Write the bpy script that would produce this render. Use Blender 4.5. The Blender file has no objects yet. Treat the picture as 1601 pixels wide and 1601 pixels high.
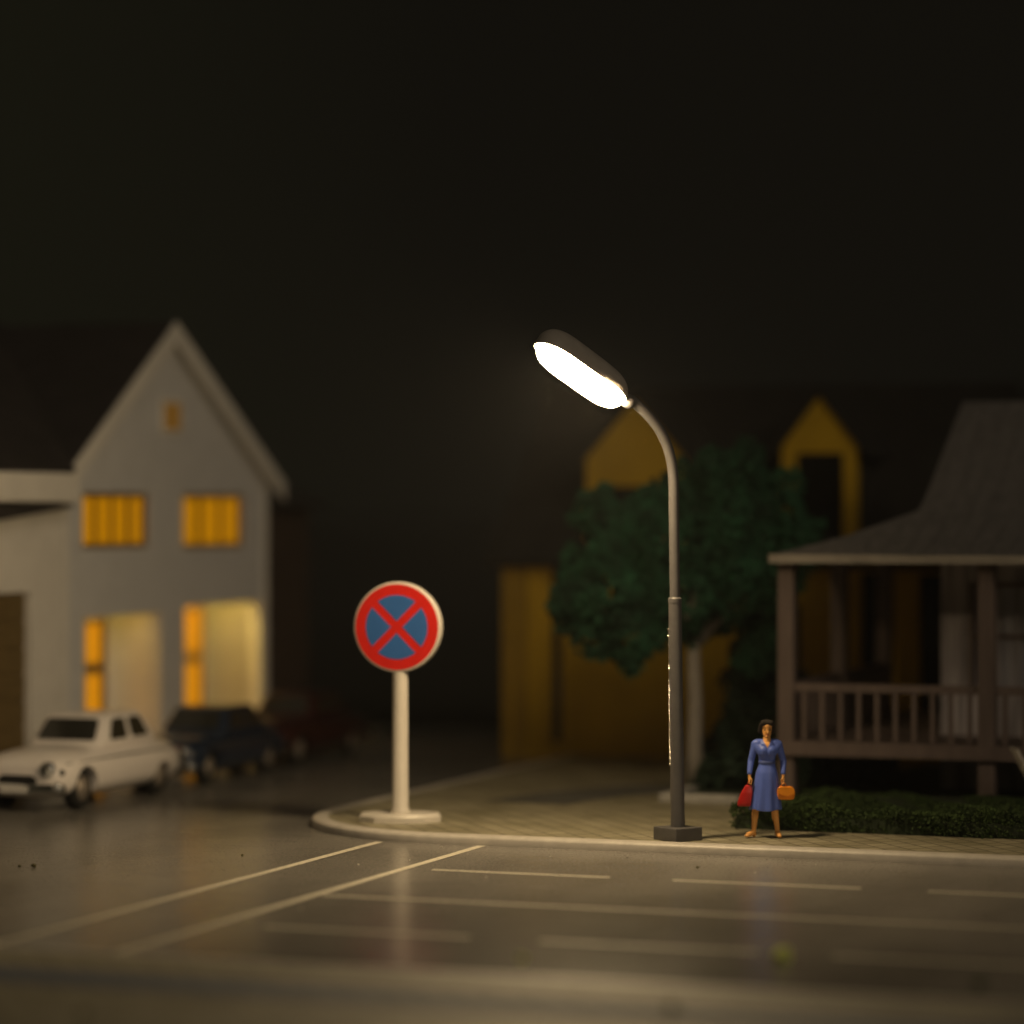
import bpy, bmesh, math, random
from mathutils import Vector, Matrix
random.seed(7)
S = bpy.context.scene
COL = S.collection
R = math.radians

# ------------------------------------------------------------------ camera
FPX, CH = 4740.0, 4.727
cam = bpy.data.cameras.new('camera')
co = bpy.data.objects.new('camera', cam); COL.objects.link(co)
co.location = (0, 0, CH); co.rotation_euler = (R(90), 0, 0)
cam.sensor_width = 36; cam.lens = 36 * FPX / 1601
cam.clip_start = 0.5; cam.clip_end = 3000
cam.dof.use_dof = True; cam.dof.focus_distance = 41.7
cam.dof.aperture_fstop = 0.140
cam.dof.aperture_blades = 0
S.camera = co

# ------------------------------------------------------------------ world, light, exposure
w = bpy.data.worlds.new("World"); S.world = w; w.use_nodes = True
nt = w.node_tree; nt.nodes.clear()
wo = nt.nodes.new('ShaderNodeOutputWorld'); bg = nt.nodes.new('ShaderNodeBackground')
tc = nt.nodes.new('ShaderNodeTexCoord'); sx = nt.nodes.new('ShaderNodeSeparateXYZ')
mr = nt.nodes.new('ShaderNodeMapRange'); mix = nt.nodes.new('ShaderNodeMixRGB')
mr.inputs[1].default_value = -0.17; mr.inputs[2].default_value = -0.02
mix.inputs[1].default_value = (.0090, .0088, .0046, 1); mix.inputs[2].default_value = (.0056, .0050, .0034, 1)
nt.links.new(tc.outputs['Generated'], sx.inputs[0]); nt.links.new(sx.outputs['X'], mr.inputs[0])
nt.links.new(mr.outputs[0], mix.inputs[0]); nt.links.new(mix.outputs[0], bg.inputs[0])
bg.inputs[1].default_value = 0.6
nt.links.new(bg.outputs[0], wo.inputs[0])

sl = bpy.data.lights.new('fill_sun', 'SUN'); sl.energy = 0.31; sl.angle = R(25); sl.color = (1.0, .80, .56)  # soft warm fill, added to brighten house fronts and cars
so = bpy.data.objects.new('fill_sun', sl); COL.objects.link(so)
so.rotation_euler = Vector((-0.42, 0.80, -0.42)).to_track_quat('-Z', 'Y').to_euler()
LAMP_STRENGTH = 235.0

vs = S.view_settings
vs.view_transform = 'Standard'; vs.look = 'None'; vs.gamma = 1; vs.exposure = 0.12; vs.use_curve_mapping = False
S.render.engine = 'CYCLES'
S.cycles.use_denoising = True
S.cycles.max_bounces = 6
S.cycles.sample_clamp_indirect = 4
S.cycles.volume_bounces = 0

# ------------------------------------------------------------------ helpers
ANG = R(-20.2); CA, SA = .9385, .3453
def W(u, v, z=0):                       # road frame -> world (u along the road, v across it)
    return Vector((CA*u + SA*v, -SA*u + CA*v, z))

def mat(name, col, rough=.6, var=.12, scale=6, bump=0, bscale=40, spec=.5, metal=0, emit=None, estr=0, coat=0, stretch=None):
    m = bpy.data.materials.new(name); m.use_nodes = True
    n = m.node_tree; b = n.nodes['Principled BSDF']
    b.inputs['Roughness'].default_value = rough
    b.inputs['Specular IOR Level'].default_value = spec
    b.inputs['Metallic'].default_value = metal
    b.inputs['Coat Weight'].default_value = coat
    t = n.nodes.new('ShaderNodeTexCoord')
    vec = t.outputs['Object']
    if stretch:
        mp = n.nodes.new('ShaderNodeMapping'); mp.inputs['Scale'].default_value = stretch
        n.links.new(vec, mp.inputs[0]); vec = mp.outputs[0]
    ns = n.nodes.new('ShaderNodeTexNoise'); ns.inputs['Scale'].default_value = scale; ns.inputs['Detail'].default_value = 6
    n.links.new(vec, ns.inputs['Vector'])
    r = n.nodes.new('ShaderNodeValToRGB')
    c = Vector(col[:3])
    r.color_ramp.elements[0].position = .3; r.color_ramp.elements[1].position = .7
    r.color_ramp.elements[0].color = (*(c*(1-var)), 1); r.color_ramp.elements[1].color = (*(c*(1+var)), 1)
    n.links.new(ns.outputs['Fac'], r.inputs[0])
    n.links.new(r.outputs[0], b.inputs['Base Color'])
    if bump:
        nb = n.nodes.new('ShaderNodeTexNoise'); nb.inputs['Scale'].default_value = bscale; nb.inputs['Detail'].default_value = 4
        n.links.new(vec, nb.inputs['Vector'])
        bm_ = n.nodes.new('ShaderNodeBump'); bm_.inputs['Strength'].default_value = bump; bm_.inputs['Distance'].default_value = .02
        n.links.new(nb.outputs['Fac'], bm_.inputs['Height']); n.links.new(bm_.outputs[0], b.inputs['Normal'])
    if emit:
        b.inputs['Emission Color'].default_value = (*emit, 1); b.inputs['Emission Strength'].default_value = estr
    return m

def curtain(name, col, strength, freq):
    """glowing window: drawn curtains lit from behind, vertical folds"""
    m = mat(name, Vector(col)*.25, rough=.5)
    n = m.node_tree; b = n.nodes['Principled BSDF']
    t = n.nodes.new('ShaderNodeTexCoord'); wv = n.nodes.new('ShaderNodeTexWave')
    wv.bands_direction = 'Y'; wv.inputs['Scale'].default_value = freq; wv.inputs['Distortion'].default_value = 2.5
    wv.inputs['Detail'].default_value = 2
    mp = n.nodes.new('ShaderNodeMapping'); mp.inputs['Scale'].default_value = (1, 1, .12)
    n.links.new(t.outputs['Object'], mp.inputs[0]); n.links.new(mp.outputs[0], wv.inputs[0])
    r = n.nodes.new('ShaderNodeValToRGB')
    c = Vector(col)
    r.color_ramp.elements[0].color = (*(c*.72), 1); r.color_ramp.elements[1].color = (*(c*1.22), 1)
    n.links.new(wv.outputs['Color'], r.inputs[0]); n.links.new(r.outputs[0], b.inputs['Emission Color'])
    b.inputs['Emission Strength'].default_value = strength
    return m

class MB:
    def __init__(self): self.bm = bmesh.new()
    def quad(self, pts):
        return self.bm.faces.new([self.bm.verts.new(p) for p in pts])
    def box(self, a, b, bevel=0):
        x0, y0, z0 = a; x1, y1, z1 = b
        vs = [self.bm.verts.new(p) for p in [(x0,y0,z0),(x1,y0,z0),(x1,y1,z0),(x0,y1,z0),(x0,y0,z1),(x1,y0,z1),(x1,y1,z1),(x0,y1,z1)]]
        fs = [(0,3,2,1),(4,5,6,7),(0,1,5,4),(1,2,6,5),(2,3,7,6),(3,0,4,7)]
        faces = [self.bm.faces.new([vs[i] for i in f]) for f in fs]
        if bevel:
            es = list({e for f in faces for e in f.edges})
            bmesh.ops.bevel(self.bm, geom=es, offset=bevel, segments=2, affect='EDGES', profile=.5)
        return self
    def loft(self, rings, cap=True, closed=True):
        rv = [[self.bm.verts.new(p) for p in r] for r in rings]
        n = len(rings[0])
        for a, b in zip(rv, rv[1:]):
            for i in range(n if closed else n-1):
                j = (i+1) % n
                self.bm.faces.new([a[i], a[j], b[j], b[i]])
        if cap:
            self.bm.faces.new(rv[0][::-1]); self.bm.faces.new(rv[-1])
        return self
    def tube(self, pts, rad, seg=16, cap=True):
        pts = [Vector(p) for p in pts]
        if not hasattr(rad, '__len__'): rad = [rad]*len(pts)
        rings = []; up = None
        for i, p in enumerate(pts):
            d = (pts[min(i+1, len(pts)-1)] - pts[max(i-1, 0)]).normalized()
            if up is None: up = Vector((0,0,1)) if abs(d.z) < .9 else Vector((1,0,0))
            s = d.cross(up).normalized(); up = s.cross(d).normalized()
            rings.append([p + (s*math.cos(t) + up*math.sin(t))*rad[i] for t in [2*math.pi*k/seg for k in range(seg)]])
        return self.loft(rings, cap)
    def lathe(self, prof, axis='z', c=(0,0,0), seg=24):
        c = Vector(c); rings = []
        for r, h in prof:
            rg = []
            for k in range(seg):
                t = 2*math.pi*k/seg; a, b = r*math.cos(t), r*math.sin(t)
                rg.append(c + (Vector((a,b,h)) if axis == 'z' else Vector((h,a,b)) if axis == 'x' else Vector((a,h,b))))
            rings.append(rg)
        return self.loft(rings)
    def prism(self, poly, o, ax, ay, depth):
        """2-D polygon in the plane o+ax*x+ay*y, thickened along ax x ay by depth"""
        o, ax, ay = Vector(o), Vector(ax).normalized(), Vector(ay).normalized(); nrm = ax.cross(ay)
        a = [o + ax*x + ay*y for x, y in poly]
        return self.loft([a, [p + nrm*depth for p in a]])
    def caps(self, a, b, ra, rb, sa=(1,1,1), sb=(1,1,1)):
        """tapered capsule (hull of two ellipsoids)"""
        vs = []
        for c, r, s in ((a, ra, sa), (b, rb, sb)):
            for i in range(9):
                th = math.pi*i/8
                for k in range(14 if 0 < i < 8 else 1):
                    ph = 2*math.pi*k/14
                    vs.append(self.bm.verts.new((c[0]+r*s[0]*math.sin(th)*math.cos(ph), c[1]+r*s[1]*math.sin(th)*math.sin(ph), c[2]+r*s[2]*math.cos(th))))
        res = bmesh.ops.convex_hull(self.bm, input=vs)
        dead = [g for g in res['geom_interior'] if isinstance(g, bmesh.types.BMVert)]
        if dead: bmesh.ops.delete(self.bm, geom=dead, context='VERTS')
        return self
    def shift(self, d):
        bmesh.ops.translate(self.bm, verts=self.bm.verts, vec=d); return self
    def build(self, name, m, parent=None, loc=(0,0,0), rz=0, smooth=False, angle=None):
        bmesh.ops.recalc_face_normals(self.bm, faces=self.bm.faces)
        me = bpy.data.meshes.new(name); self.bm.to_mesh(me); self.bm.free()
        me.materials.append(m)
        o = bpy.data.objects.new(name, me); COL.objects.link(o)
        o.location = loc; o.rotation_euler.z = rz
        if parent: o.parent = parent
        if smooth:
            for p in me.polygons: p.use_smooth = True
            if angle: me.set_sharp_from_angle(angle=R(angle))
        return o

def bake(o, mods):
    """apply modifiers by evaluating the mesh"""
    for kind, props in mods:
        md = o.modifiers.new(kind, kind)
        for k, v in props.items(): setattr(md, k, v)
    dg = bpy.context.evaluated_depsgraph_get()
    me = bpy.data.meshes.new_from_object(o.evaluated_get(dg))
    mats = [s for s in o.data.materials]
    o.modifiers.clear(); o.data = me
    if not me.materials:
        for s in mats: me.materials.append(s)
    for p in me.polygons: p.use_smooth = True
    return o

def tag(o, label=None, cat=None, group=None, kind=None):
    if label: o['label'] = label
    if cat: o['category'] = cat
    if group: o['group'] = group
    if kind: o['kind'] = kind
    return o
def thing(name, loc, rz, label, cat, group=None):
    o = bpy.data.objects.new(name, None); COL.objects.link(o)
    o.location = loc; o.rotation_euler.z = rz; o.empty_display_size = .3
    return tag(o, label, cat, group)

# ------------------------------------------------------------------ materials
def paving(name, c1, c2, mortar, sc, rot, bw=.5, rh=.5):
    m = bpy.data.materials.new(name); m.use_nodes = True
    n = m.node_tree; b = n.nodes['Principled BSDF']; b.inputs['Roughness'].default_value = .62
    t = n.nodes.new('ShaderNodeTexCoord'); mp = n.nodes.new('ShaderNodeMapping')
    mp.inputs['Rotation'].default_value = (0, 0, rot)
    br = n.nodes.new('ShaderNodeTexBrick'); br.inputs['Scale'].default_value = sc
    br.inputs['Color1'].default_value = (*c1, 1); br.inputs['Color2'].default_value = (*c2, 1); br.inputs['Mortar'].default_value = (*mortar, 1)
    br.inputs['Mortar Size'].default_value = .035; br.inputs['Mortar Smooth'].default_value = .4
    br.inputs['Brick Width'].default_value = bw; br.inputs['Row Height'].default_value = rh
    n.links.new(t.outputs['Object'], mp.inputs[0]); n.links.new(mp.outputs[0], br.inputs[0])
    ns = n.nodes.new('ShaderNodeTexNoise'); ns.inputs['Scale'].default_value = 1.3; ns.inputs['Detail'].default_value = 9
    n.links.new(t.outputs['Object'], ns.inputs['Vector'])
    r = n.nodes.new('ShaderNodeValToRGB'); r.color_ramp.elements[0].position = .3; r.color_ramp.elements[1].position = .72
    r.color_ramp.elements[0].color = (.7, .7, .62, 1); r.color_ramp.elements[1].color = (1.15, 1.15, 1.15, 1)
    n.links.new(ns.outputs['Fac'], r.inputs[0])
    mx = n.nodes.new('ShaderNodeMixRGB'); mx.blend_type = 'MULTIPLY'; mx.inputs[0].default_value = 1
    n.links.new(br.outputs['Color'], mx.inputs[1]); n.links.new(r.outputs[0], mx.inputs[2])
    n.links.new(mx.outputs[0], b.inputs['Base Color'])
    bp = n.nodes.new('ShaderNodeBump'); bp.inputs['Strength'].default_value = .5; bp.inputs['Distance'].default_value = .02; bp.invert = True
    n.links.new(br.outputs['Fac'], bp.inputs['Height']); n.links.new(bp.outputs[0], b.inputs['Normal'])
    return m

def asphalt():
    m = bpy.data.materials.new('asphalt'); m.use_nodes = True
    n = m.node_tree; b = n.nodes['Principled BSDF']
    t = n.nodes.new('ShaderNodeTexCoord')
    def noise(sc, d=6, st=None):
        v = t.outputs['Object']
        if st:
            mp = n.nodes.new('ShaderNodeMapping'); mp.inputs['Scale'].default_value = st
            n.links.new(v, mp.inputs[0]); v = mp.outputs[0]
        x = n.nodes.new('ShaderNodeTexNoise'); x.inputs['Scale'].default_value = sc; x.inputs['Detail'].default_value = d
        n.links.new(v, x.inputs['Vector']); return x
    big = noise(.55, 7, (1, .45, 1)); fine = noise(26, 3); scr = noise(3.5, 5, (.15, 2.2, 1))
    r = n.nodes.new('ShaderNodeValToRGB'); r.color_ramp.elements[0].position = .32; r.color_ramp.elements[1].position = .7
    r.color_ramp.elements[0].color = (.155, .146, .134, 1); r.color_ramp.elements[1].color = (.235, .222, .202, 1)
    n.links.new(big.outputs['Fac'], r.inputs[0])
    r2 = n.nodes.new('ShaderNodeValToRGB'); r2.color_ramp.elements[0].position = .3; r2.color_ramp.elements[1].position = .75
    r2.color_ramp.elements[0].color = (.70,.70,.70,1); r2.color_ramp.elements[1].color = (1.34,1.34,1.34,1)
    n.links.new(fine.outputs['Fac'], r2.inputs[0])
    mx = n.nodes.new('ShaderNodeMixRGB'); mx.blend_type = 'MULTIPLY'; mx.inputs[0].default_value = 1
    n.links.new(r.outputs[0], mx.inputs[1]); n.links.new(r2.outputs[0], mx.inputs[2])
    n.links.new(mx.outputs[0], b.inputs['Base Color'])
    rr = n.nodes.new('ShaderNodeMapRange'); rr.inputs[3].default_value = .18; rr.inputs[4].default_value = .30
    n.links.new(scr.outputs['Fac'], rr.inputs[0]); n.links.new(rr.outputs[0], b.inputs['Roughness'])
    b.inputs['Specular IOR Level'].default_value = .20
    bp = n.nodes.new('ShaderNodeBump'); bp.inputs['Strength'].default_value = .12; bp.inputs['Distance'].default_value = .01
    n.links.new(fine.outputs['Fac'], bp.inputs['Height']); n.links.new(bp.outputs[0], b.inputs['Normal'])
    return m

M = dict(
    asphalt=asphalt(),
    ground=mat('dark_ground', (.008,.008,.005), .95, .3, .8),
    paving=paving('paving', (.34,.31,.22), (.27,.245,.175), (.13,.115,.08), 1.6, R(52)),
    gutter=mat('gutter_stone', (.08,.10,.15), .7, .2, 3),
    kerb=mat('kerb', (.50,.47,.43), .45, .10, 5, .15, 30),
    line=mat('road_paint', (.62,.58,.48), .5, .22, 14),
    bluegrey=mat('driveway', (.10,.098,.09), .7, .25, 1.2),
    white=mat('white_plastic', (.66,.62,.56), .38, .05, 6, .08, 40),
    red=mat('sign_red', (.62,.018,.012), .4, .05),
    blue=mat('sign_blue', (.035,.13,.40), .42, .05),
    lampgrey=mat('lamp_grey', (.112,.108,.110), .38, .08, 8, .12, 60),
    housing=mat('lamp_housing', (.40,.37,.34), .45, .08, 6),
    seam=mat('plastic_seam', (.95,.9,.8), .17, .1, 30, 0, 40, spec=1, metal=.9),
    wall=mat('house_wall', (.72,.73,.75), .8, .05, 2, .25, 60),
    wallw=mat('house_white', (.82,.80,.76), .7, .05, 2, .1, 60),
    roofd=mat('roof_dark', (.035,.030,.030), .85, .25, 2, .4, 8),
    brown=mat('brown_wood', (.055,.035,.025), .8, .2, 3),
    garage=mat('garage_wood', (.16,.11,.04), .7, .2, 3, .3, 9, stretch=(1,1,5)),
    frame=mat('window_frame', (.20,.11,.03), .6, .1, 8),
    yellow=mat('yellow_wall', (.52,.33,.008), .85, .15, 1.1, .2, 40),
    yellowtrim=mat('yellow_trim', (.31,.195,.008), .7, .1, 2),
    roofy=mat('roof_black', (.018,.016,.015), .9, .3, 2),
    glassd=mat('dark_glass', (.012,.012,.010), .12, .1, 3),
    wood=mat('porch_wood', (.15,.112,.102), .7, .18, 3, .2, 30, stretch=(2,2,.4)),
    siding=mat('porch_siding', (.38,.35,.37), .8, .5, 1.3, stretch=(6,6,.6)),
    shingle=mat('porch_shingle', (.19,.18,.18), .8, .18, 3, .3, 14, stretch=(4,1,1)),
    fascia=mat('porch_fascia', (.34,.31,.27), .6, .15, 3),
    stone=mat('edging_stone', (.36,.35,.33), .7, .15, 4, .2, 30),
    bark=mat('pale_bark', (.34,.31,.28), .8, .25, 6, .5, 20, stretch=(3,3,.5)),
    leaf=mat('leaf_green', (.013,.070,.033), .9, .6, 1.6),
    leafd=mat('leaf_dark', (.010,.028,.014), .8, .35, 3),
    hedge=mat('hedge_green', (.028,.052,.010), .97, .4, 3),
    soil=mat('bed_soil', (.018,.03,.012), .9, .4, 5),
    carw=mat('car_white', (.90,.85,.82), .3, .03, 3, coat=.4),
    carb=mat('car_blue', (.020,.032,.062), .25, .05, 3, coat=.4),
    carr=mat('car_red', (.035,.005,.005), .4, .05, 3, coat=.4),
    chrome=mat('chrome', (.62,.64,.66), .16, .03, 3, metal=1),
    rubber=mat('rubber', (.012,.012,.012), .8, .2, 9),
    hub=mat('hub_cap', (.40,.35,.30), .45, .05, 3, metal=.6),
    carglass=mat('car_glass', (.03,.03,.025), .1, .1, 3),
    skin=mat('skin', (.85,.42,.12), .5, .05, 9),
    dress=mat('dress_blue', (.10,.165,.60), .42, .06, 7, .1, 60),
    hair=mat('hair', (.014,.009,.006), .8, .2, 30),
    eye=mat('eye_dark', (.02,.015,.012), .3),
    lip=mat('lip', (.36,.06,.04), .5),
    bagred=mat('bag_red', (.46,.012,.010), .4, .05),
    bagor=mat('bag_orange', (.95,.29,.012), .4, .08),
    shoe=mat('shoe_tan', (.60,.25,.075), .45, .05),
    flock=mat('green_flock', (.80,.88,.25), .9, .3, 20),
    flockd=mat('dark_flock', (.09,.08,.03), .9, .3, 20),
)
E_up = curtain('curtain_amber', (.30,.120,.0005), 1.2, 1.35)
E_dn = curtain('curtain_gold', (.46,.17,.0008), 1.1, 1.2)
M['diffuser'] = mat('lamp_diffuser', (.8,.8,.75), .4, .02, emit=(1.0,.735,.405), estr=LAMP_STRENGTH)

# ------------------------------------------------------------------ the setting
def struct(mb, name, m, **k):
    return tag(mb.build(name, m, **k), kind='structure')

g = MB(); g.quad([(-900,-60,-.012),(900,-60,-.012),(900,1500,-.012),(-900,1500,-.012)])
struct(g, 'ground', M['ground'])

def uvquad(mb, u0, v0, u1, v1, z):
    mb.quad([(u0,v0,z),(u1,v0,z),(u1,v1,z),(u0,v1,z)])
V_K, V_F, U_S = 40.15, 28.4, -18.92
rd = MB()
rd.quad([(-60,28.0,0),(30,28.0,0),(30,V_K+.2,0),(U_S+3.6,V_K+.2,0),(U_S+.2,V_K+3.6,0),(U_S+.2,62,0),(-27,62,0),(-27,43,0),(-60,43,0)])
struct(rd, 'road', M['asphalt'], rz=ANG)

def arc(cx, cy, r, a0, a1, n=20):
    return [(cx+r*math.cos(R(a0+(a1-a0)*i/n)), cy+r*math.sin(R(a0+(a1-a0)*i/n))) for i in range(n+1)]
corner = arc(-15.92, V_K+3.0, 3.0, 270, 180)
def slab(poly, z0, z1):
    m = MB(); m.loft([[(x,y,z0) for x, y in poly], [(x,y,z1) for x, y in poly]]); return m
inner = arc(-15.92, V_K+3.0, 3.0-.24, 270, 180)
pav = [(14, V_K+.24)] + inner + [(U_S+.24, 54.4), (14, 54.4)]
struct(slab(pav, -.01, .12), 'pavement', M['paving'], rz=ANG)
# kerb with rounded nose
path = [(14, V_K)] + corner + [(U_S, 54.4)]
def kerb_mesh(path, wid=.25, h=.135):
    m = MB(); prof = [(0,-.01),(0,h*.62),(.02,h*.85),(.06,h*.98),(.11,h),(wid,h),(wid,-.01)]
    rings = []
    for i, (x, y) in enumerate(path):
        a = Vector(path[max(i-1,0)]); b = Vector(path[min(i+1,len(path)-1)])
        d = (b-a).normalized(); nrm = Vector((d.y, -d.x))
        rings.append([(x+nrm.x*p, y+nrm.y*p, z) for p, z in prof])
    m.loft(rings); return m
struct(kerb_mesh(path), 'kerb', M['kerb'], rz=ANG, smooth=True, angle=50)
# near side of the road: kerb, pavement with a dark gutter strip
struct(kerb_mesh([(-60, V_F), (14, V_F)], .25, .12), 'near_kerb', M['kerb'], rz=ANG, smooth=True, angle=50)
struct(slab([(-60,15),(14,15),(14,V_F-.25),(-60,V_F-.25)], -.01, .11), 'near_pavement', M['paving'], rz=ANG)
m = MB(); uvquad(m, -60, 26.2, 14, 27.15, .115); struct(m, 'drain_strip', M['gutter'], rz=ANG)
# house-side pavement of the side street
struct(slab([(-60,40),(-25.1,40),(-25.1,60),(-60,60)], -.01, .10), 'street_pavement', M['paving'], rz=ANG)

# painted markings
mk = MB()
def line(u0, v0, u1, v1, wd):
    d = Vector((u1-u0, v1-v0)).normalized(); n_ = Vector((-d.y, d.x))*wd/2
    # slightly uneven edges like a printed line
    k = max(2, int(Vector((u1-u0, v1-v0)).length/.35)); L, Rr = [], []
    for i in range(k+1):
        f = i/k; j = random.uniform(-.008,.008)
        L.append((u0+(u1-u0)*f+n_.x*(1+j*6), v0+(v1-v0)*f+n_.y*(1+j*6), .004))
        Rr.append((u0+(u1-u0)*f-n_.x*(1-j*6), v0+(v1-v0)*f-n_.y*(1-j*6), .004))
    lv = [mk.bm.verts.new(p) for p in L]; rv = [mk.bm.verts.new(p) for p in Rr]
    for i in range(k): mk.bm.faces.new([lv[i], rv[i], rv[i+1], lv[i+1]])
line(-16.72, V_F+.05, -16.78, 40.10, .13)
line(-15.18, V_F+.05, -15.22, 40.12, .13)
line(-15.08, 34.27, 14, 34.27, .09)
for k in range(9):
    a = -14.82 + 3.32*k
    line(a, 37.22, a+2.47, 37.22, .10)
    line(a+.25, 31.45, a+2.75, 31.45, .10)
struct(mk, 'road_markings', M['line'], rz=ANG)
# dark curving drive over the pavement
dv = MB(); o_, i_ = [], []
for k in range(25):
    a = R(100 + 75*k/24)
    o_.append((-9.6+7.9*math.cos(a)*.95, 44.6+7.0*math.sin(a), .124)); i_.append((-9.6+6.4*math.cos(a)*.95, 44.6+5.6*math.sin(a), .124))
ov = [dv.bm.verts.new(p) for p in o_]; iv = [dv.bm.verts.new(p) for p in i_]
for k in range(24): dv.bm.faces.new([ov[k], iv[k], iv[k+1], ov[k+1]])
struct(dv, 'driveway', M['bluegrey'], rz=ANG)

# ------------------------------------------------------------------ white gabled house (road frame, facade on the side street)
U_F = -25.8
HB = (U_F, 51.5)
house = thing('white_house', W(HB[0], HB[1], .10), ANG, 'pale gabled house with amber lit windows behind the parked cars', 'house')
def HL(p): return (p[0]-HB[0], p[1]-HB[1], p[2]-.10)
class HM(MB):
    base = (HB[0], HB[1], .10)
    def build(self, name, m, parent, **k):
        self.shift((-self.base[0], -self.base[1], -self.base[2])); return MB.build(self, name, m, parent, **k)
def holed_wall(mb, axis, const0, const1, a0, a1, z0, z1, holes):
    """wall slab between const0 (front) and const1 (back), running a0..a1, with rectangular openings"""
    As = sorted({a0, a1} | {h for H in holes for h in H[:2]}); Zs = sorted({z0, z1} | {h for H in holes for h in H[2:]})
    def P(c, a, z): return (c, a, z) if axis == 'v' else (a, c, z)
    fill = {}
    for i in range(len(As)-1):
        for j in range(len(Zs)-1):
            ca, cz = (As[i]+As[i+1])/2, (Zs[j]+Zs[j+1])/2
            fill[i, j] = not any(H[0] < ca < H[1] and H[2] < cz < H[3] for H in holes)
    vc = {}
    def V(c, a, z):
        k = (c, a, z)
        if k not in vc: vc[k] = mb.bm.verts.new(P(*k))
        return vc[k]
    for (i, j), f in fill.items():
        if not f: continue
        x0, x1, y0, y1 = As[i], As[i+1], Zs[j], Zs[j+1]
        for c in (const0, const1): mb.bm.faces.new([V(c,x0,y0), V(c,x1,y0), V(c,x1,y1), V(c,x0,y1)])
        for (di, dj, pa, pb) in ((-1,0,(x0,y0),(x0,y1)), (1,0,(x1,y0),(x1,y1)), (0,-1,(x0,y0),(x1,y0)), (0,1,(x0,y1),(x1,y1))):
            if not fill.get((i+di, j+dj), False):
                mb.bm.faces.new([V(const0,*pa), V(const0,*pb), V(const1,*pb), V(const1,*pa)])
    return mb
VL, VR, VA = 47.3, 55.7, 51.2
ZE = 5.42; ZA = 8.08
holes = [(48.0,50.62,4.07,5.08), (52.0,54.75,4.03,5.08), (48.08,51.05,.30,2.84), (52.08,55.45,.30,2.93)]
wm = HM(); holed_wall(wm, 'v', U_F, U_F-.25, VL, VR, .10, ZE, holes)
wm.build('wall', M['wall'], house)
gb = HM(); gb.prism([(VL,ZE),(VR,ZE),(VA,ZA)], (U_F,0,0), (0,1,0), (0,0,1), -.25); gb.build('gable_wall', M['wall'], house)
# corner boards, white
cb = HM(); cb.box((U_F-.02,VR-.12,.1),(U_F+.035,VR+.04,ZE)); cb.build('corner_board', M['wallw'], house)
cb = HM(); cb.box((U_F-.02,VL-.05,.1),(U_F+.035,VL+.13,ZE)); cb.build('corner_board', M['wallw'], house)
# side and rear walls
sw = HM(); sw.box((U_F-7,VR-.25,.1),(U_F-.26,VR,ZE)); sw.build('side_wall', M['wall'], house)
sw = HM(); sw.box((U_F-7,38,.1),(U_F-6.8,VR-.26,ZE)); sw.build('rear_wall', M['wall'], house)
# upper windows
def upper_window(a0, a1, z0, z1, n):
    f = HM()
    d = U_F-.14
    t = .09
    f.box((d,a0,z0),(d+.07,a1,z0+t)); f.box((d,a0,z1-t),(d+.07,a1,z1)); f.box((d,a0,z0+t),(d+.07,a0+t,z1-t)); f.box((d,a1-t,z0+t),(d+.07,a1,z1-t))
    for i in range(1, n):
        c = a0+(a1-a0)*i/n; f.box((d,c-.03,z0+t),(d+.05,c+.03,z1-t))
    w_ = f.build('window', M['frame'], house)
    p = MB(); p.box((d-.04-HB[0],a0+.02-HB[1],z0+.02-.1),(d-.01-HB[0],a1-.02-HB[1],z1-.02-.1)); p.build('curtain', E_up, w_)
upper_window(48.0,50.62,4.07,5.08,4); upper_window(52.0,54.75,4.03,5.08,3)
# attic window
f = HM(); f.box((U_F+.002,51.02,6.2),(U_F+.05,51.85,6.86)); w_ = f.build('attic_window', M['wallw'], house)
p = MB(); p.box((U_F+.03-HB[0],51.1-HB[1],6.18),(U_F+.06-HB[0],51.77-HB[1],6.68)); p.build('pane', mat('attic_pane',(.24,.14,.04),.4,emit=(.10,.045,.006),estr=.8), w_)
# recessed ground-floor bays: back wall with window, side reveals, ceiling
def bay(a0, a1, z1, dep, win, glow):
    b_ = HM()
    zc = z1+.3; b_.box((U_F-dep-.1,a0-.1,.1),(U_F-dep,a1+.1,zc+.1))
    b_.box((U_F-dep,a1,.1),(U_F-.252,a1+.1,zc+.1)); b_.box((U_F-dep,a0-.1,.1),(U_F-.252,a0,zc+.1))
    b_.box((U_F-dep,a0,zc),(U_F-.252,a1,zc+.1)); b_.box((U_F-dep,a0,.1),(U_F-.252,a1,.29))
    b_.build('recess', M['wallw'], house)
    d = U_F-dep+.01
    f = HM(); t = .1; b0, b1, zt = win
    f.box((d,b0,.3),(d+.08,b0+t,zt)); f.box((d,b1-t,.3),(d+.08,b1,zt)); f.box((d,b0+t,zt-t),(d+.08,b1-t,zt)); f.box((d,b0+t,.3),(d+.08,b1-t,.4))
    f.box((d,b0+t,1.72),(d+.07,b1-t,1.92)); 
    c = (b0+b1)/2; f.box((d,c-.04,.4),(d+.06,c+.04,1.72)); f.box((d,c-.04,1.92),(d+.06,c+.04,zt-t))
    w_ = f.build('window', M['frame'], house)
    p = MB(); p.box((d-.005-HB[0],b0+.05-HB[1],.22),(d+.03-HB[0],b1-.05-HB[1],zt-.15)); p.build('curtain', E_dn, w_)
    # added fill light, hidden behind the lintel, brightens the recess reveals
    cl = HM(); cl.lathe([(.02,zc-.09),(.10,zc-.085),(.12,zc-.05),(.11,zc-.005)], c=(U_F-.41,(a0*.35+a1*.65),0))
    cl.build('recess_fill_light', mat('recess_fill_glow',(.8,.7,.5),.4,emit=(1,.66,.13),estr=glow), house, smooth=True)
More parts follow.
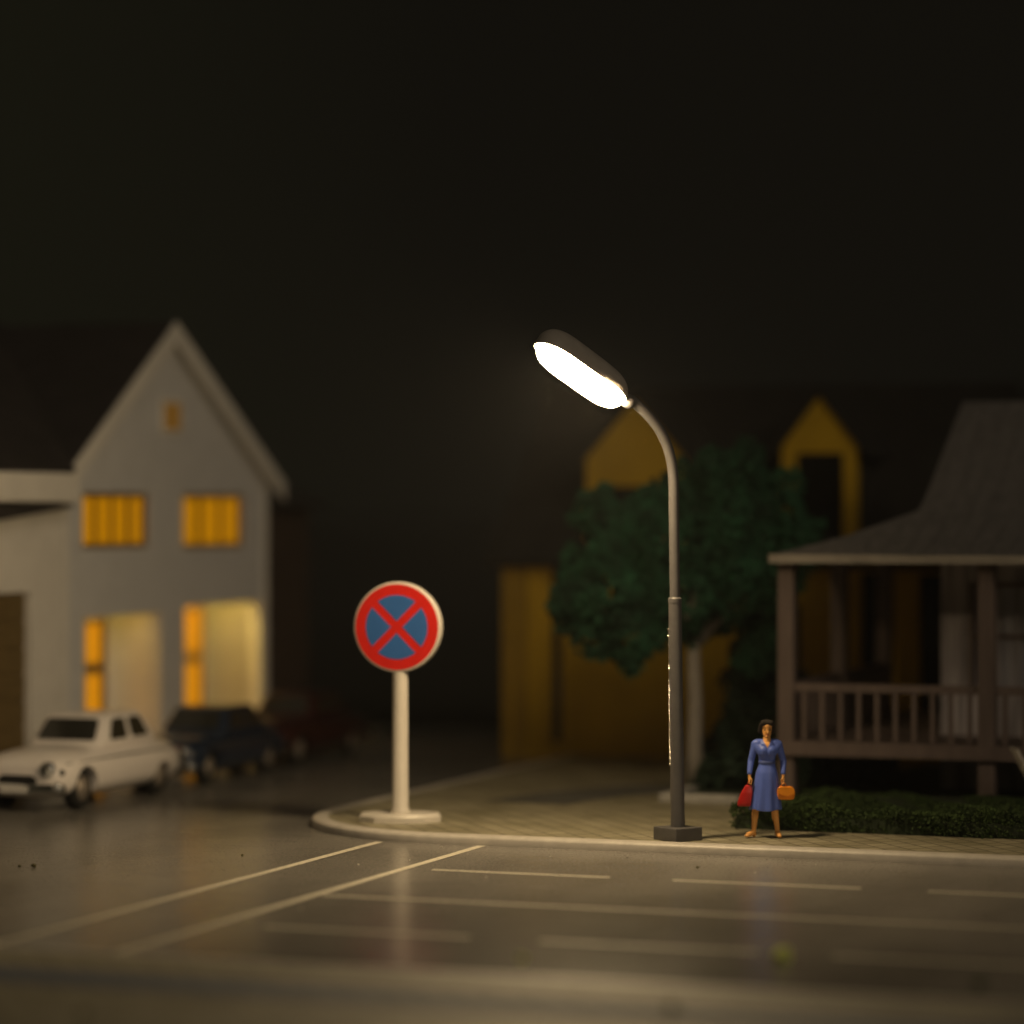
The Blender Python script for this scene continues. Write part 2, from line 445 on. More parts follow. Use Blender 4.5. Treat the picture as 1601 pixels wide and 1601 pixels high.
bay(48.08,51.05,2.84,1.0,(48.3,50.6,2.75),18.0); bay(52.08,55.45,2.93,1.2,(52.3,55.2,2.85),125.0)
# roofs
def roof_slab(P, th, name, m, cls=HM, par=None):
    """P: four corners of a roof plane; slab of thickness th hanging below it"""
    P = [Vector(p) for p in P]; n_ = (P[1]-P[0]).cross(P[3]-P[0]).normalized()
    if n_.z < 0: n_ = -n_
    q = cls(); q.loft([[p for p in P], [p - n_*th for p in P]]); return q.build(name, m, par or house)
OV = .62; sl_ = (ZA-ZE)/(VA-VL)
zl = ZE - .45*sl_ + .22; zt = ZA + .22
UO = U_F + .22; URG = U_F - 3.7
roof_slab([(UO,VL-.45,zl),(UO,VA,zt),(U_F-7.2,VA,zt),(U_F-7.2,VL-.45,zl)], .14, 'gable_roof', M['roofd'])
roof_slab([(UO,VR+.38,zl),(UO,VA,zt),(U_F-7.2,VA,zt),(U_F-7.2,VR+.38,zl)], .14, 'gable_roof', M['roofd'])
roof_slab([(U_F+.5,30,5.46),(U_F+.5,VL-.47,5.46),(URG,VA,8.36),(URG,30,8.36)], .14, 'main_roof', M['roofd'])
roof_slab([(U_F-7.9,36,5.46),(U_F-7.9,VR,5.46),(URG,VR,8.36),(URG,36,8.36)], .14, 'main_roof', M['roofd'])
# rake boards and soffits (white)
for s, va, vb in ((-1, VL-.45, VA), (1, VR+.38, VA)):
    q = HM(); zz0, zz1 = zl-.12, zt-.10
    q.loft([[(UO+.05,va,zz0+.1),(UO+.05,va,zz0-.26),(UO+.01,va,zz0-.26),(UO+.01,va,zz0+.1)],[(UO+.05,vb,zz1+.1),(UO+.05,vb,zz1-.30),(UO+.01,vb,zz1-.30),(UO+.01,vb,zz1+.1)]])
    q.build('rake_board', M['wallw'], house)
    q = HM()
    q.loft([[(U_F+.01,va,zz0-.10),(UO,va,zz0-.10),(UO,va,zz0-.06),(U_F+.01,va,zz0-.06)],[(U_F+.01,vb,zz1-.13),(UO,vb,zz1-.13),(UO,vb,zz1-.09),(U_F+.01,vb,zz1-.09)]])
    q.build('soffit', M['wallw'], house)
# left wing with eaves shadow wedge and garage opening
lw = HM(); holed_wall(lw, 'v', U_F+.02, U_F-.23, 37.5, VL-.06, .10, 5.3, [(42.6,46.1,.1,3.35)]); lw.build('wing_wall', M['wallw'], house)
eb = HM(); eb.box((U_F+.03,37.5,4.90),(U_F+.52,VL-.35,5.40),.02); eb.build('eaves_box', M['wallw'], house)
gd = HM(); gd.box((U_F-.17,42.605,.1),(U_F-.12,46.095,3.345)); 
for k in range(7): gd.box((U_F-.125,42.62,.15+.455*k),(U_F-.09,46.08,.15+.455*k+.40))
gd.build('garage_door', M['garage'], house)
cn = HM(); cn.loft([[(U_F+.03,37.5,4.0),(U_F+.36,37.5,3.95),(U_F+.36,37.5,4.88),(U_F+.03,37.5,4.88)],[(U_F+.03,VL-.3,4.83),(U_F+.36,VL-.3,4.82),(U_F+.36,VL-.3,4.88),(U_F+.03,VL-.3,4.88)]]); cn.build('eaves_shadow_wedge', M['roofd'], house)  # dark tapered wedge standing in for the shadow under the eaves
# brown annexe on the far side
an = HM(); an.box((-31,VR+.01,.1),(-26.4,59.2,4.9)); 
for k in range(10): an.box((-26.42,VR+.05,.3+.45*k),(-26.38,59.15,.3+.45*k+.40))
an.build('annexe', M['brown'], house)
roof_slab([(-26.1,VR+.5,4.9),(-26.1,59.5,4.9),(-28.8,59.5,6.1),(-28.8,VR+.5,6.1)], .12, 'annexe_roof', M['roofd'])

# ------------------------------------------------------------------ yellow house
YB = (-16.0, 55.0)
yh = thing('yellow_house', W(YB[0], YB[1], .0), ANG, 'ochre yellow house with dark roof and pointed dormers behind the tree', 'house')
class YM(HM): base = (YB[0], YB[1], 0)
YL, YR, YV = -20.35, -11.3, 55.0
yw = YM(); holed_wall(yw, 'u', YV, YV+.3, YL, YR, -.01, 3.95, [(-19.45,-19.22,.3,3.7),(-13.35,-12.85,.9,3.6),(-12.25,-11.75,.9,3.6),(-15.6,-14.5,.9,3.0)]); yw.build('wall', M['yellow'], yh)
q = YM(); q.box((YL-.06,YV-.10,0),(YL+.42,YV-.002,3.86)); q.build('corner_pilaster', M['yellowtrim'], yh)
q = YM(); q.box((YL,YV+.3,0),(YL+.3,62,3.9)); q.build('side_wall', M['yellow'], yh)
q = YM(); q.box((YR-.3,YV+.3,0),(YR,62,3.9)); q.build('side_wall', M['yellow'], yh)
for a, b, c, d in [(-19.45,-19.22,.3,3.7),(-13.35,-12.85,.9,3.6),(-12.25,-11.75,.9,3.6),(-15.6,-14.5,.9,3.0)]:
    q = YM(); q.box((a,YV+.15,c),(b,YV+.2,d)); q.build('dark_window', M['glassd'], yh)
roof_slab([(YL-.3,YV-.45,3.8),(YR+.3,YV-.45,3.8),(YR+.3,58.4,7.25),(YL-.3,58.4,7.25)], .18, 'roof', M['roofy'], YM, yh)
roof_slab([(YL-.3,62.3,3.8),(YR+.3,62.3,3.8),(YR+.3,58.4,7.25),(YL-.3,58.4,7.25)], .18, 'roof', M['roofy'], YM, yh)
for (a, b, zs, zp, wa, wb, wz0, wz1) in ((-18.72,-16.75,5.75,6.85,-18.3,-17.1,4.0,5.22), (-14.85,-13.42,5.95,6.88,-14.58,-13.68,4.1,5.82)):
    q = YM(); holed_wall(q, 'u', YV-.02, YV+.2, a, b, 3.951, zs, [(wa,wb,wz0,wz1)])
    q.prism([(a,zs),(b,zs),((a+b)/2,zp)], (0,YV+.2,0), (1,0,0), (0,0,1), .22)
    d_ = q.build('dormer', M['yellow'], yh)
    q = MB(); q.box((wa-YB[0],YV+.1-YB[1],wz0),(wb-YB[0],YV+.14-YB[1],wz1)); q.build('pane', M['glassd'], d_)
    c = (a+b)/2
    for s, e in ((a-.22, 1), (b+.22, -1)):
        zq = zs-.22*(zp-zs)/((b-a)/2)
        q = MB(); P0 = [Vector((s-YB[0],YV-.10-YB[1],zq+.06)), Vector((c-YB[0],YV-.10-YB[1],zp+.06)), Vector((c-YB[0],58-YB[1],zp+.06)), Vector((s-YB[0],58-YB[1],zq+.06))]
        q.loft([P0, [p_+Vector((0,0,.14)) for p_ in P0]]); q.build('dormer_roof', M['roofy'], d_)
    for s in (a, b-.12):
        q = MB(); q.box((s-YB[0],YV+.21-YB[1],3.951),(s+.12-YB[0],57.5-YB[1],zs)); q.build('cheek', M['roofy'], d_)

# ------------------------------------------------------------------ porch house at the right
PB = (-12.6, 47.0)
ph = thing('porch_house', W(PB[0], PB[1], .12), ANG, 'dark wooden house on posts with railed porch and grey flared roof', 'house')
class PM(HM): base = (PB[0], PB[1], .12)
PV = 47.0
for u in (-12.6, -9.38, -6.1, -2.9):
    q = PM(); q.box((u-.13,PV-.13,.12),(u+.13,PV+.13,3.93),.012); q.build('porch_post', M['wood'], ph)
for v in (50.4, 53.8):
    q = PM(); q.box((-12.73,v-.13,.12),(-12.47,v+.13,3.93),.012); q.build('porch_post', M['wood'], ph)
q = PM(); q.box((-12.8,PV-.2,.90),(-2.0,55.5,1.08)); q.build('deck', M['wood'], ph)
q = PM(); q.box((-12.78,PV-.24,1.085),(-2.0,PV-.202,.86)); q.build('deck_beam', M['wood'], ph)
def railing(p0, p1):
    p0, p1 = Vector(p0), Vector(p1); L = (p1-p0).length; d = (p1-p0)/L
    nrm = Vector((-d.y, d.x))
    q = PM()
    def bar(a, b, wz0, wz1, wd):
        A = p0+d*a; B = p0+d*b
        q.loft([[(*(A+nrm*wd),wz0),(*(A-nrm*wd),wz0),(*(A-nrm*wd),wz1),(*(A+nrm*wd),wz1)],[(*(B+nrm*wd),wz0),(*(B-nrm*wd),wz0),(*(B-nrm*wd),wz1),(*(B+nrm*wd),wz1)]])
    bar(0,L,1.87,2.0,.055); rl = q.build('railing', M['wood'], ph)
    n = int(L/.29)
    q = MB(); off = Vector((PB[0], PB[1], .12))
    for k in range(n):
        a = (k+.5)*L/n; A = p0+d*a
        q.box((A.x-.035-off.x, A.y-.03-off.y, 1.10-off.z), (A.x+.035-off.x, A.y+.03-off.y, 1.868-off.z))
    q.build('balusters', M['wood'], rl)
for a, b in ((-12.47,-9.51), (-9.25,-6.23), (-5.97,-3.03)): railing((a, PV), (b, PV))
for a, b in ((PV+.13, 50.27), (50.53, 53.67)): railing((-12.6, a), (-12.6, b))
# body with windows behind the porch
q = PM(); holed_wall(q, 'u', 49.0, 49.25, -10.55, -2.0, .2, 4.3, [(-10.0,-9.0,1.9,3.5),(-8.35,-7.3,1.1,3.5),(-6.5,-5.4,1.9,3.5)]); q.build('siding_wall', M['siding'], ph)
q = PM()
for k in range(28): q.box((-10.5+.3*k,48.975,1.08),(-10.5+.3*k+.04,48.998,4.0))
q.build('batten', M['siding'], ph)
q = PM(); holed_wall(q, 'v', -10.55, -10.3, 49.26, 55.2, .2, 4.3, [(50.5,51.6,1.9,3.5)]); q.build('siding_wall', M['siding'], ph)
for (a, b, z0) in ((-10.0,-9.0,1.9), (-8.35,-7.3,1.1), (-6.5,-5.4,1.9)):
    q = PM()
    for (c, d) in ((a-.08,a), (b,b+.08)): q.box((c,48.95,z0),(d,49.05,3.58))
    q.box((a,48.95,3.5),(b,49.05,3.58)); q.box((a,48.97,(z0+3.5)/2-.03),(b,49.03,(z0+3.5)/2+.03))
    w_ = q.build('window', M['wood'], ph)
    q = MB(); q.box((a-PB[0],49.08-PB[1],z0-.12),(b-PB[0],49.12-PB[1],3.38)); q.build('net_curtain', mat('net_curtain',(.40,.40,.46),.8,.35,2.0,stretch=(9,1,.5)), w_)
# flared roof: skirt plus steep upper roof
ZF = 4.05
A_ = [(-12.74,46.55),( -1.5,46.55),(-1.5,57.4),(-12.74,57.4)]
B_ = [(-10.85,48.65),(-1.5,48.65),(-1.5,55.3),(-10.85,55.3)]
C_ = [(-10.72,51.6),(-1.5,51.6),(-1.5,52.4),(-10.72,52.4)]
def zring(P, z): return [(x, y, z) for x, y in P]
q = PM(); q.loft([zring(A_,ZF-.03), zring(A_,ZF), zring([(a[0]*.5+b[0]*.5, a[1]*.5+b[1]*.5) for a, b in zip(A_,B_)], ZF+.29), zring(B_,ZF+.70), 
    zring([(a[0]*.8+b[0]*.2, a[1]*.8+b[1]*.2) for a, b in zip(B_,C_)], ZF+1.0), zring(C_,6.62)])
q.build('roof', M['shingle'], ph)
q = PM()
for k in range(34):                        # standing seams down the slope
    u = -12.6+.33*k
    t_ = 0
    if u < -10.85: t_ = 1
    e0 = (u,46.56,ZF+.02); 
    if t_: 
        f_ = (u+12.74)/(2.13); e1 = (u,46.55+2.1*f_,ZF+.02+.68*f_)
        q.tube([e0, e1], .006, 6)
    else:
        q.tube([e0, (u,47.6,ZF+.31), (u,48.65,ZF+.715), (u,49.24,ZF+1.015), (u,51.6,6.63)], .006, 6)
q.build('roof_seam', M['shingle'], ph)
q = PM(); q.box((-12.76,46.49,ZF-.13),(-1.5,46.545,ZF+.005)); q.build('eaves_fascia', M['fascia'], ph)
q = PM(); q.box((-12.79,46.55,ZF-.13),(-12.745,57.4,ZF+.005)); q.build('eaves_fascia', M['fascia'], ph)
q = PM(); q.box((-12.75,PV-.1,3.93),(-2,PV+.1,ZF-.032)); q.build('lintel', M['wood'], ph)

# ------------------------------------------------------------------ foliage
def leafcloud(mb, lobes, n, size, rnd, squash=1.0):
    wts = [l[3]**2 for l in lobes]; tot = sum(wts)
    for l, wt in zip(lobes, wts):
        c = Vector(l[:3]); r = l[3]
        ph = [(rnd.uniform(0,6.28), rnd.uniform(3,7)) for _ in range(3)]
        for _ in range(int(n*wt/tot)):
            d = Vector((rnd.gauss(0,1), rnd.gauss(0,1), rnd.gauss(0,1))).normalized()
            lump = 1 + .20*math.sin(d.x*ph[0][1]+ph[0][0]) + .18*math.sin(d.z*ph[1][1]+ph[1][0]) + .12*math.sin(d.y*ph[2][1]+ph[2][0])
            p = c + Vector((d.x, d.y, d.z*squash))*r*lump*(rnd.uniform(.55,1)**.5)
            s = size*rnd.uniform(.5,1.4)
            a = Vector((rnd.gauss(0,1), rnd.gauss(0,1), rnd.gauss(0,1))).normalized(); b = a.orthogonal().normalized(); e = a.cross(b)
            v = [mb.bm.verts.new(p+q_) for q_ in (a*s, b*s*.6+e*s*.2, -a*s, -b*s*.6+e*s*.2)]
            mb.bm.faces.new(v)
def at(px, py, Y): return Vector(((px-800)*Y/FPX, Y, CH-(py-800)*Y/FPX))

rnd = random.Random(3)
TY = 51.0; tb = at(1087, 1232, TY); tb.z = .12
tree = thing('broadleaf_tree', tb, 0, 'dark green round tree with pale trunk in front of the yellow house', 'tree')
lob = []
for (x, y, r, dy) in [(950,930,80,0),(978,992,62,-.2),(905,900,40,.2),(975,830,62,.1),(935,800,34,.3),(1040,860,70,-.1),(1060,775,50,.1),(1125,745,50,-.2),(1165,730,36,.2),(1140,835,78,0),(1215,790,46,.3),(1245,850,38,.1),(1060,945,60,-.2),(1165,920,66,.2),(1010,930,45,-.3),(1095,960,40,.4),(1215,905,44,.4),(1195,985,42,.5),(895,965,30,.1),(1180,1030,32,.5)]:
    p = at(x, y, TY+dy); k = TY/FPX
    lob.append((p.x-tb.x, p.y-tb.y, p.z-tb.z, r*k))
q = MB(); leafcloud(q, lob, 17000, .10, rnd); q.build('crown', M['leaf'], tree)
q = MB(); q.tube([(0,0,0),(-.02,0,.6),(.0,.02,1.3),(-.03,0,2.1),(-.02,.05,2.8),(.02,.0,3.8)], [.17,.135,.125,.115,.10,.05], 12)
for e_ in ((-1.2,.1,3.3),(-.6,-.2,4.2),(.9,.1,3.2),(1.2,.2,4.0),(.3,.3,4.6)):
    q.tube([(-.02,.02,2.3),(e_[0]*.5,e_[1]*.5,2.3+(e_[2]-2.3)*.6), e_], [.07,.05,.02], 8)
q.build('trunk', M['bark'], tree, smooth=True)

def shrub(px, py, Y, lobes, n, m, label, cat, size=.09, group=None):
    b0 = at(px, py, Y); b0.z = .12
    t = thing('shrub', b0, 0, label, cat, group)
    q = MB(); leafcloud(q, lobes, n, size, rnd); q.build('foliage', m, t)
    q = MB(); 
    for k in range(4):
        a = k*1.57; q.tube([(0,0,0),(.1*math.cos(a),.1*math.sin(a),.3),(.25*math.cos(a),.25*math.sin(a),lobes[0][2])], [.03,.025,.01], 6)
    q.build('stem', M['bark'], t)
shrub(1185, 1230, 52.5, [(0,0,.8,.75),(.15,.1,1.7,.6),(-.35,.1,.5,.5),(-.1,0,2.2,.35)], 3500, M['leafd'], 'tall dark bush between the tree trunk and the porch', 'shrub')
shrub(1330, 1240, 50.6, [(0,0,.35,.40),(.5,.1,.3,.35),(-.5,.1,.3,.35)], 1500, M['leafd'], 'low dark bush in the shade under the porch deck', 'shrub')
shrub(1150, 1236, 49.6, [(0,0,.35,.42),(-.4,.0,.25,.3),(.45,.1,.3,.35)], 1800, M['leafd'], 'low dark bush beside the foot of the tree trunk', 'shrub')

# hedge (road frame)
hb = W(-12.25, 42.45, .12)
hd = thing('hedge', hb, ANG, 'low clipped green hedge along the pavement before the porch', 'hedge')
q = MB()
for _ in range(60000):
    x = rnd.uniform(0, 11.0); y = rnd.uniform(0, 4.0) if rnd.random() < .6 else rnd.uniform(0,.35)
    top = .33 + .035*math.sin(x*2.1)+.04*math.sin(x*5.3+y*3) 
    if y > .3: top -= .03*y
    z = top*rnd.uniform(.8,1.03) if y > .25 else rnd.uniform(.02, top)
    p = Vector((x+rnd.gauss(0,.02), y + (.05*math.sin(x*3+z*9)) + rnd.gauss(0,.02), z)); s = .026*rnd.uniform(.5,1.4)
    a = Vector((rnd.gauss(0,1), rnd.gauss(0,1), rnd.gauss(0,1))).normalized(); b = a.orthogonal().normalized()
    q.bm.faces.new([q.bm.verts.new(p+v_) for v_ in (a*s, b*s*.6, -a*s, -b*s*.6)])
q.build('foliage', M['hedge'], hd)
q = MB(); q.box((.08,.06,0),(10.9,3.95,.20)); q.build('twigs', M['soil'], hd)

# planting bed edged in stone round the tree
be = W(-13.2, 48.6, .12)
bd = thing('edging_stone', W(-14.25, 46.0, .12), ANG, 'pale low stone edging of the tree bed behind the lamp post', 'kerb stone')
q = MB(); q.box((-.2,0,0),(1.1,.22,.14),.02); q.build('stone', M['stone'], bd)
q = MB(); q.box((-.2,.225,0),(.02,5.6,.14),.02); q.build('stone', M['stone'], bd)
m = MB(); uvquad(m, -14.2, 46.25, -12.0, 51.6, .20); uvquad(m, -12.0, 46.45, 10, 54.3, .16)
o = m.build('bed_soil', M['soil'], rz=ANG); tag(o, 'dark planting bed with moss around the tree trunk', 'soil', kind='stuff')

# ------------------------------------------------------------------ street lamp
lb = Vector((2.33, 42.6, .12))
lamp = thing('street_lamp', lb, 0, 'tall grey curved street lamp with glowing warm white head', 'street lamp')
q = MB(); q.box((-.245,-.245,0),(.245,.245,.185),.012); o = q.build('base', M['lampgrey'], lamp); o.rotation_euler.z = R(37.5+0)
lean = -.06/5.1
def px_(z): return lean*z
q = MB(); q.tube([(0,0,.185),(px_(3.39),0,3.39)], [.1,.092], 32); q.build('lower_post', M['lampgrey'], lamp, smooth=True, angle=40)
AZ, EL = R(38), R(27)
dh = Vector((-math.cos(AZ), -math.sin(AZ), 0))
pts = [Vector((px_(3.3),0,3.30)), Vector((px_(4.2),0,4.2))]
P0, P1, P2, P3 = (0,4.95), (0,5.62), (.36,5.92), (.79,6.165)
for i in range(21):
    t = i/20; h = 3*(1-t)*t*t*P2[0]+t**3*P3[0]; z = (1-t)**3*P0[1]+3*(1-t)**2*t*P1[1]+3*(1-t)*t*t*P2[1]+t**3*P3[1]
    pts.append(Vector((px_(4.95),0,0)) + dh*h + Vector((0,0,z)))
q = MB(); q.tube(pts, [.073]*len(pts), 28); q.build('upper_post', M['lampgrey'], lamp, smooth=True, angle=40)
q = MB(); q.tube([(px_(3.38),0,3.33),(px_(3.38),0,3.39),(px_(3.4),0,3.41)], [.096,.096,.078], 32); q.build('collar', M['lampgrey'], lamp, smooth=True, angle=40)
tip = pts[-1]
ax = Vector((dh.x*math.cos(EL), dh.y*math.cos(EL), math.sin(EL)))
sd = Vector((-dh.y*-1, dh.x*-1, 0)); sd = ax.cross(Vector((0,0,1))).normalized()
if sd.y > 0: sd = -sd                       # side vector towards the street in front
upn = sd.cross(ax).normalized()
if upn.z < 0: upn = -upn
tip = tip - upn*.09
ROLL = R(2)
dn = (-upn*math.cos(ROLL) + sd*math.sin(ROLL)).normalized(); s2 = ax.cross(dn).normalized()
def head(l0, l1, wmax, depth, sign, power=3.2, taper=0.0, n=28, ringn=20, skew=.0):
    rings = []
    for i in range(n+1):
        t = i/n; l = l0+(l1-l0)*(0.5-0.5*math.cos(math.pi*t))
        tt = (l-l0)/(l1-l0); k = max(0.0002, (1-abs(2*tt-1)**power))**.5
        wv = wmax*k*(1-taper*(1-tt)); dv_ = depth*k**.8*(1-taper*.6*(1-tt))
        rg = [tip+ax*l + s2*wv*math.cos(a) + dn*(sign*dv_*math.sin(a)) for a in [math.pi*j/ringn for j in range(ringn+1)]]
        rings.append(rg)
    return rings
q = MB(); q.loft(head(.10, 1.80, .30, .37, -1, 4.6, .22)); q.build('housing', M['housing'], lamp, smooth=True, angle=50)
q = MB(); q.loft(head(.16, 1.75, .25, .22, 1, 4.6, -.10)); 
for v_ in q.bm.verts: v_.co += dn*.004
q.build('diffuser', M['diffuser'], lamp, smooth=True, angle=60)
q = MB(); q.lathe([(.001,.0),(.07,.01),(.095,.05),(.10,.12),(.08,.17),(.04,.20),(.001,.205)], c=(0,0,0)); o = q.build('neck', M['lampgrey'], lamp, smooth=True)
o.matrix_local = Matrix.Translation(tip-ax*.06-dn*.05) @ Vector((0,0,1)).rotation_difference(ax).to_matrix().to_4x4()
q = MB(); q.caps((tip+ax*1.02-s2*.30-dn*.0), (tip+ax*1.02-s2*.335-dn*.02), .035, .03); q.build('clip', M['seam'], lamp, smooth=True)
# moulding seam on the lit side of the post: rough flash that glitters
q = MB(); rs = random.Random(5); sp, sr = [], []
z = 1.05
while z < 2.95:
    a = R(180+11+rs.uniform(-5,6)); c = .100
    big = rs.random() < (1.0 if z < 2.15 else .3)
    rr_ = rs.uniform(.013,.019) if big else .004
    for dz, k in ((0,.35),(.006,.8),(.012,1),(.018,.8),(.024,.35)):
        sp.append((px_(z)+c*math.cos(a), c*math.sin(a), z+dz)); sr.append(rr_*k if big else .004)
    z += rs.uniform(.026,.040)
q.tube(sp, sr, 10)
q.build('moulding_seam', M['seam'], lamp, smooth=True)

# ------------------------------------------------------------------ no stopping sign
sg = thing('traffic_sign', Vector((-1.665, 45.2, .12)), 0, 'round no stopping sign with red cross on blue and cream pole', 'traffic sign')
q = MB(); q.loft([[(.60*math.cos(a)*x, .40*math.sin(a)*x, z) for a in [math.pi*(2*k+1)/10 for k in range(10)]] for x, z in ((1.06,0),(1.06,.08),(1.0,.12),(.99,.125))])
q.build('base_plate', M['white'], sg, smooth=True, angle=30)
q = MB(); q.tube([(0,.0,.12),(0,0,.17),(0,0,.2),(0,0,2.225)], [.145,.14,.122,.115], 28); q.build('pole', M['white'], sg, smooth=True, angle=40)
yaw = R(-14)
dc = Vector((-.03, -.03, 2.895))
fx = Vector((math.cos(yaw), math.sin(yaw), 0)); fz = Vector((0,0,1)); fn = Vector((math.sin(yaw), -math.cos(yaw), 0))   # face normal
def disc(prof, m, name, par):
    q = MB(); rings = []
    for r, h in prof: rings.append([dc + fx*r*math.cos(t) + fz*r*math.sin(t) + fn*h for t in [2*math.pi*k/72 for k in range(72)]])
    q.loft(rings); return q.build(name, m, par, smooth=True, angle=35)
dk = disc([(.60,-.11),(.645,-.10),(.672,-.07),(.677,.02),(.672,.06),(.66,.075),(.655,.077)], M['white'], 'disc', sg)
disc([(.640,.0775),(.638,.083)], M['red'], 'red_face', dk)
RB, hbw = .478, .062
for q4 in range(4):
    a0 = R(45)+math.asin(hbw/RB); a1 = R(135)-math.asin(hbw/RB)
    P = [(0, hbw*math.sqrt(2))] + [(RB*math.cos(a0+(a1-a0)*i/24), RB*math.sin(a0+(a1-a0)*i/24)) for i in range(25)]
    c, s = math.cos(q4*math.pi/2), math.sin(q4*math.pi/2)
    rings = [[dc + fx*(x*c-y*s) + fz*(x*s+y*c) + fn*h for x, y in P] for h in (.0835, .088)]
    q = MB(); q.loft(rings); q.build('blue_field', M['blue'], dk)

# ------------------------------------------------------------------ cars
def make_car(loc, rz, paint, label, first):
    car = thing('parked_car', loc, rz, label, 'car', 'old cars parked along the side street')
    st = [(-2.12,.48,.32,.64),(-2.07,.63,.29,.73),(-1.95,.73,.26,.80),(-1.7,.785,.24,.855),(-1.3,.805,.22,.885),(-.8,.815,.2,.90),(-.3,.82,.2,.90),(.3,.82,.2,.90),(.9,.815,.2,.895),(1.35,.80,.22,.88),(1.7,.76,.24,.84),(1.95,.68,.28,.77),(2.07,.56,.33,.70),(2.12,.42,.38,.64)]
    q = MB(); rings = []
    for y, hw, z0, z1 in st:
        rg = []
        for k in range(28):
            t = 2*math.pi*k/28; c, s = math.cos(t), math.sin(t)
            x = hw*math.copysign(abs(c)**.55, c)
            if s > 0: x *= 1-.12*s**2
            z0_ = z0-.05
            rg.append((x, y, (z0_+z1)/2 + (z1-z0_)/2*math.copysign(abs(s)**.62, s)))
        rings.append(rg)
    q.loft(rings)
    body = q.build('body', paint, car)
    cut = MB()
    for y in (-1.4,):
        cut.lathe([(.345,-1.2),(.345,-.52)], axis='x', c=(0,y,.30), seg=24); cut.lathe([(.345,.52),(.345,1.2)], axis='x', c=(0,y,.30), seg=24)
    for s in (-1, 1): cut.lathe([(.33,min(.52*s,1.2*s)),(.33,max(.52*s,1.2*s))], axis='x', c=(0,1.15,.20), seg=24)
    co_ = cut.build('cut', paint, None, loc=loc, rz=rz)
    bpy.context.view_layer.update()
    bake(body, [('BOOLEAN', dict(operation='DIFFERENCE', object=co_, solver='EXACT'))])
    bpy.data.objects.remove(co_)
    body.data.set_sharp_from_angle(angle=R(38))
    # cabin: planar glasshouse in body colour
    zb, zt_ = .84, 1.33
    bo = [(-.66,-.72),(.66,-.72),(.66,1.32),(-.66,1.32)]; to = [(-.53,-.28),(.53,-.28),(.53,.86),(-.53,.86)]
    q = MB(); q.loft([[(x,y,zb) for x,y in bo], [(x,y,zt_) for x,y in to]])
    bmesh.ops.bevel(q.bm, geom=list(q.bm.edges), offset=.10, segments=4, affect='EDGES', profile=.5)
    q.build('cabin', paint, car, smooth=True, angle=50)
    def wnd(P, name):                    # P: four corners on a cabin plane (x,y,z), inset as rounded pane
        P = [Vector(p) for p in P]; n_ = (P[1]-P[0]).cross(P[3]-P[0]).normalized()
        c = sum(P, Vector())/4
        if n_.dot(c-Vector((0,.3,1.05))) < 0: n_ = -n_
        pts_ = []
        for i in range(4):
            p, a, b = P[i], P[i-1], P[(i+1) % 4]
            r_ = .07
            pa = p+(a-p).normalized()*r_; pb = p+(b-p).normalized()*r_
            for j in range(5):
                t = j/4; pts_.append((pa*(1-t)+p*t)*(1-t)+(p*(1-t)+pb*t)*t)
        q = MB(); q.loft([[p+n_*.006 for p in pts_], [p+n_*.018 for p in pts_]]); q.build(name, M['carglass'], car)
    def on(f0, f1, g0, g1, side):        # patches on the four planes; f along, g up
        def lerp(a, b, t): return a+(b-a)*t
        out = []
        for f, g_ in ((f0,g0),(f1,g0),(f1,g1),(f0,g1)):
            z = lerp(zb, zt_, g_)
            hx = lerp(.66,.53,g_); y0 = lerp(-.72,-.28,g_); y1 = lerp(1.32,.86,g_)
            if side == 'f': out.append((lerp(-hx,hx,f), y0, z))
            elif side == 'b': out.append((lerp(-hx,hx,f), y1, z))
            else: out.append(((hx if side == 'r' else -hx), lerp(y0,y1,f), z))
        return out
    wnd(on(.10,.90,.22,.84,'f'), 'windscreen'); wnd(on(.12,.88,.28,.84,'b'), 'rear_window')
    for s in 'rl':
        wnd(on(.14,.45,.22,.84,s), 'side_window'); wnd(on(.54,.84,.22,.84,s), 'side_window')
    # wheels
    for y in (-1.4, 1.15):
        for s in (-1, 1):
            q = MB(); q.lathe([(.20,.52*s),(.285,.53*s),(.31,.56*s),(.31,.68*s),(.285,.715*s),(.19,.72*s)], axis='x', c=(0,y,.31), seg=28)
            wh = q.build('wheel', M['rubber'], car, smooth=True, angle=40)
            q = MB(); q.lathe([(.19,.705*s),(.185,.725*s),(.12,.735*s),(.10,.76*s),(.05,.775*s),(.002,.78*s)], axis='x', c=(0,y,.31), seg=24)
            q.build('hub_cap', M['hub'], wh, smooth=True)
    # lights, bumper, grille
    for s in (-1, 1):
        q = MB(); q.lathe([(.115,-2.0),(.115,-2.085),(.10,-2.10),(.085,-2.095)], axis='y', c=(.50*s,-.05,.63), seg=24)
        hl = q.build('headlight', M['chrome'], car, smooth=True, angle=40)
        q = MB(); q.lathe([(.082,-2.04),(.06,-2.06),(.003,-2.068)], axis='y', c=(.50*s,-.08,.63), seg=24); q.build('lens', M['carglass'], hl, smooth=True)
        q = MB(); q.lathe([(.055,-1.9),(.055,-1.995),(.003,-2.02)], axis='y', c=(.665*s,-.01,.58), seg=18); q.build('side_light', M['carglass'], car, smooth=True)
        q = MB(); q.lathe([(.06,1.95),(.06,2.04),(.003,2.06)], axis='y', c=(.55*s,.02,.62), seg=18); q.build('tail_light', M['red'], car, smooth=True)
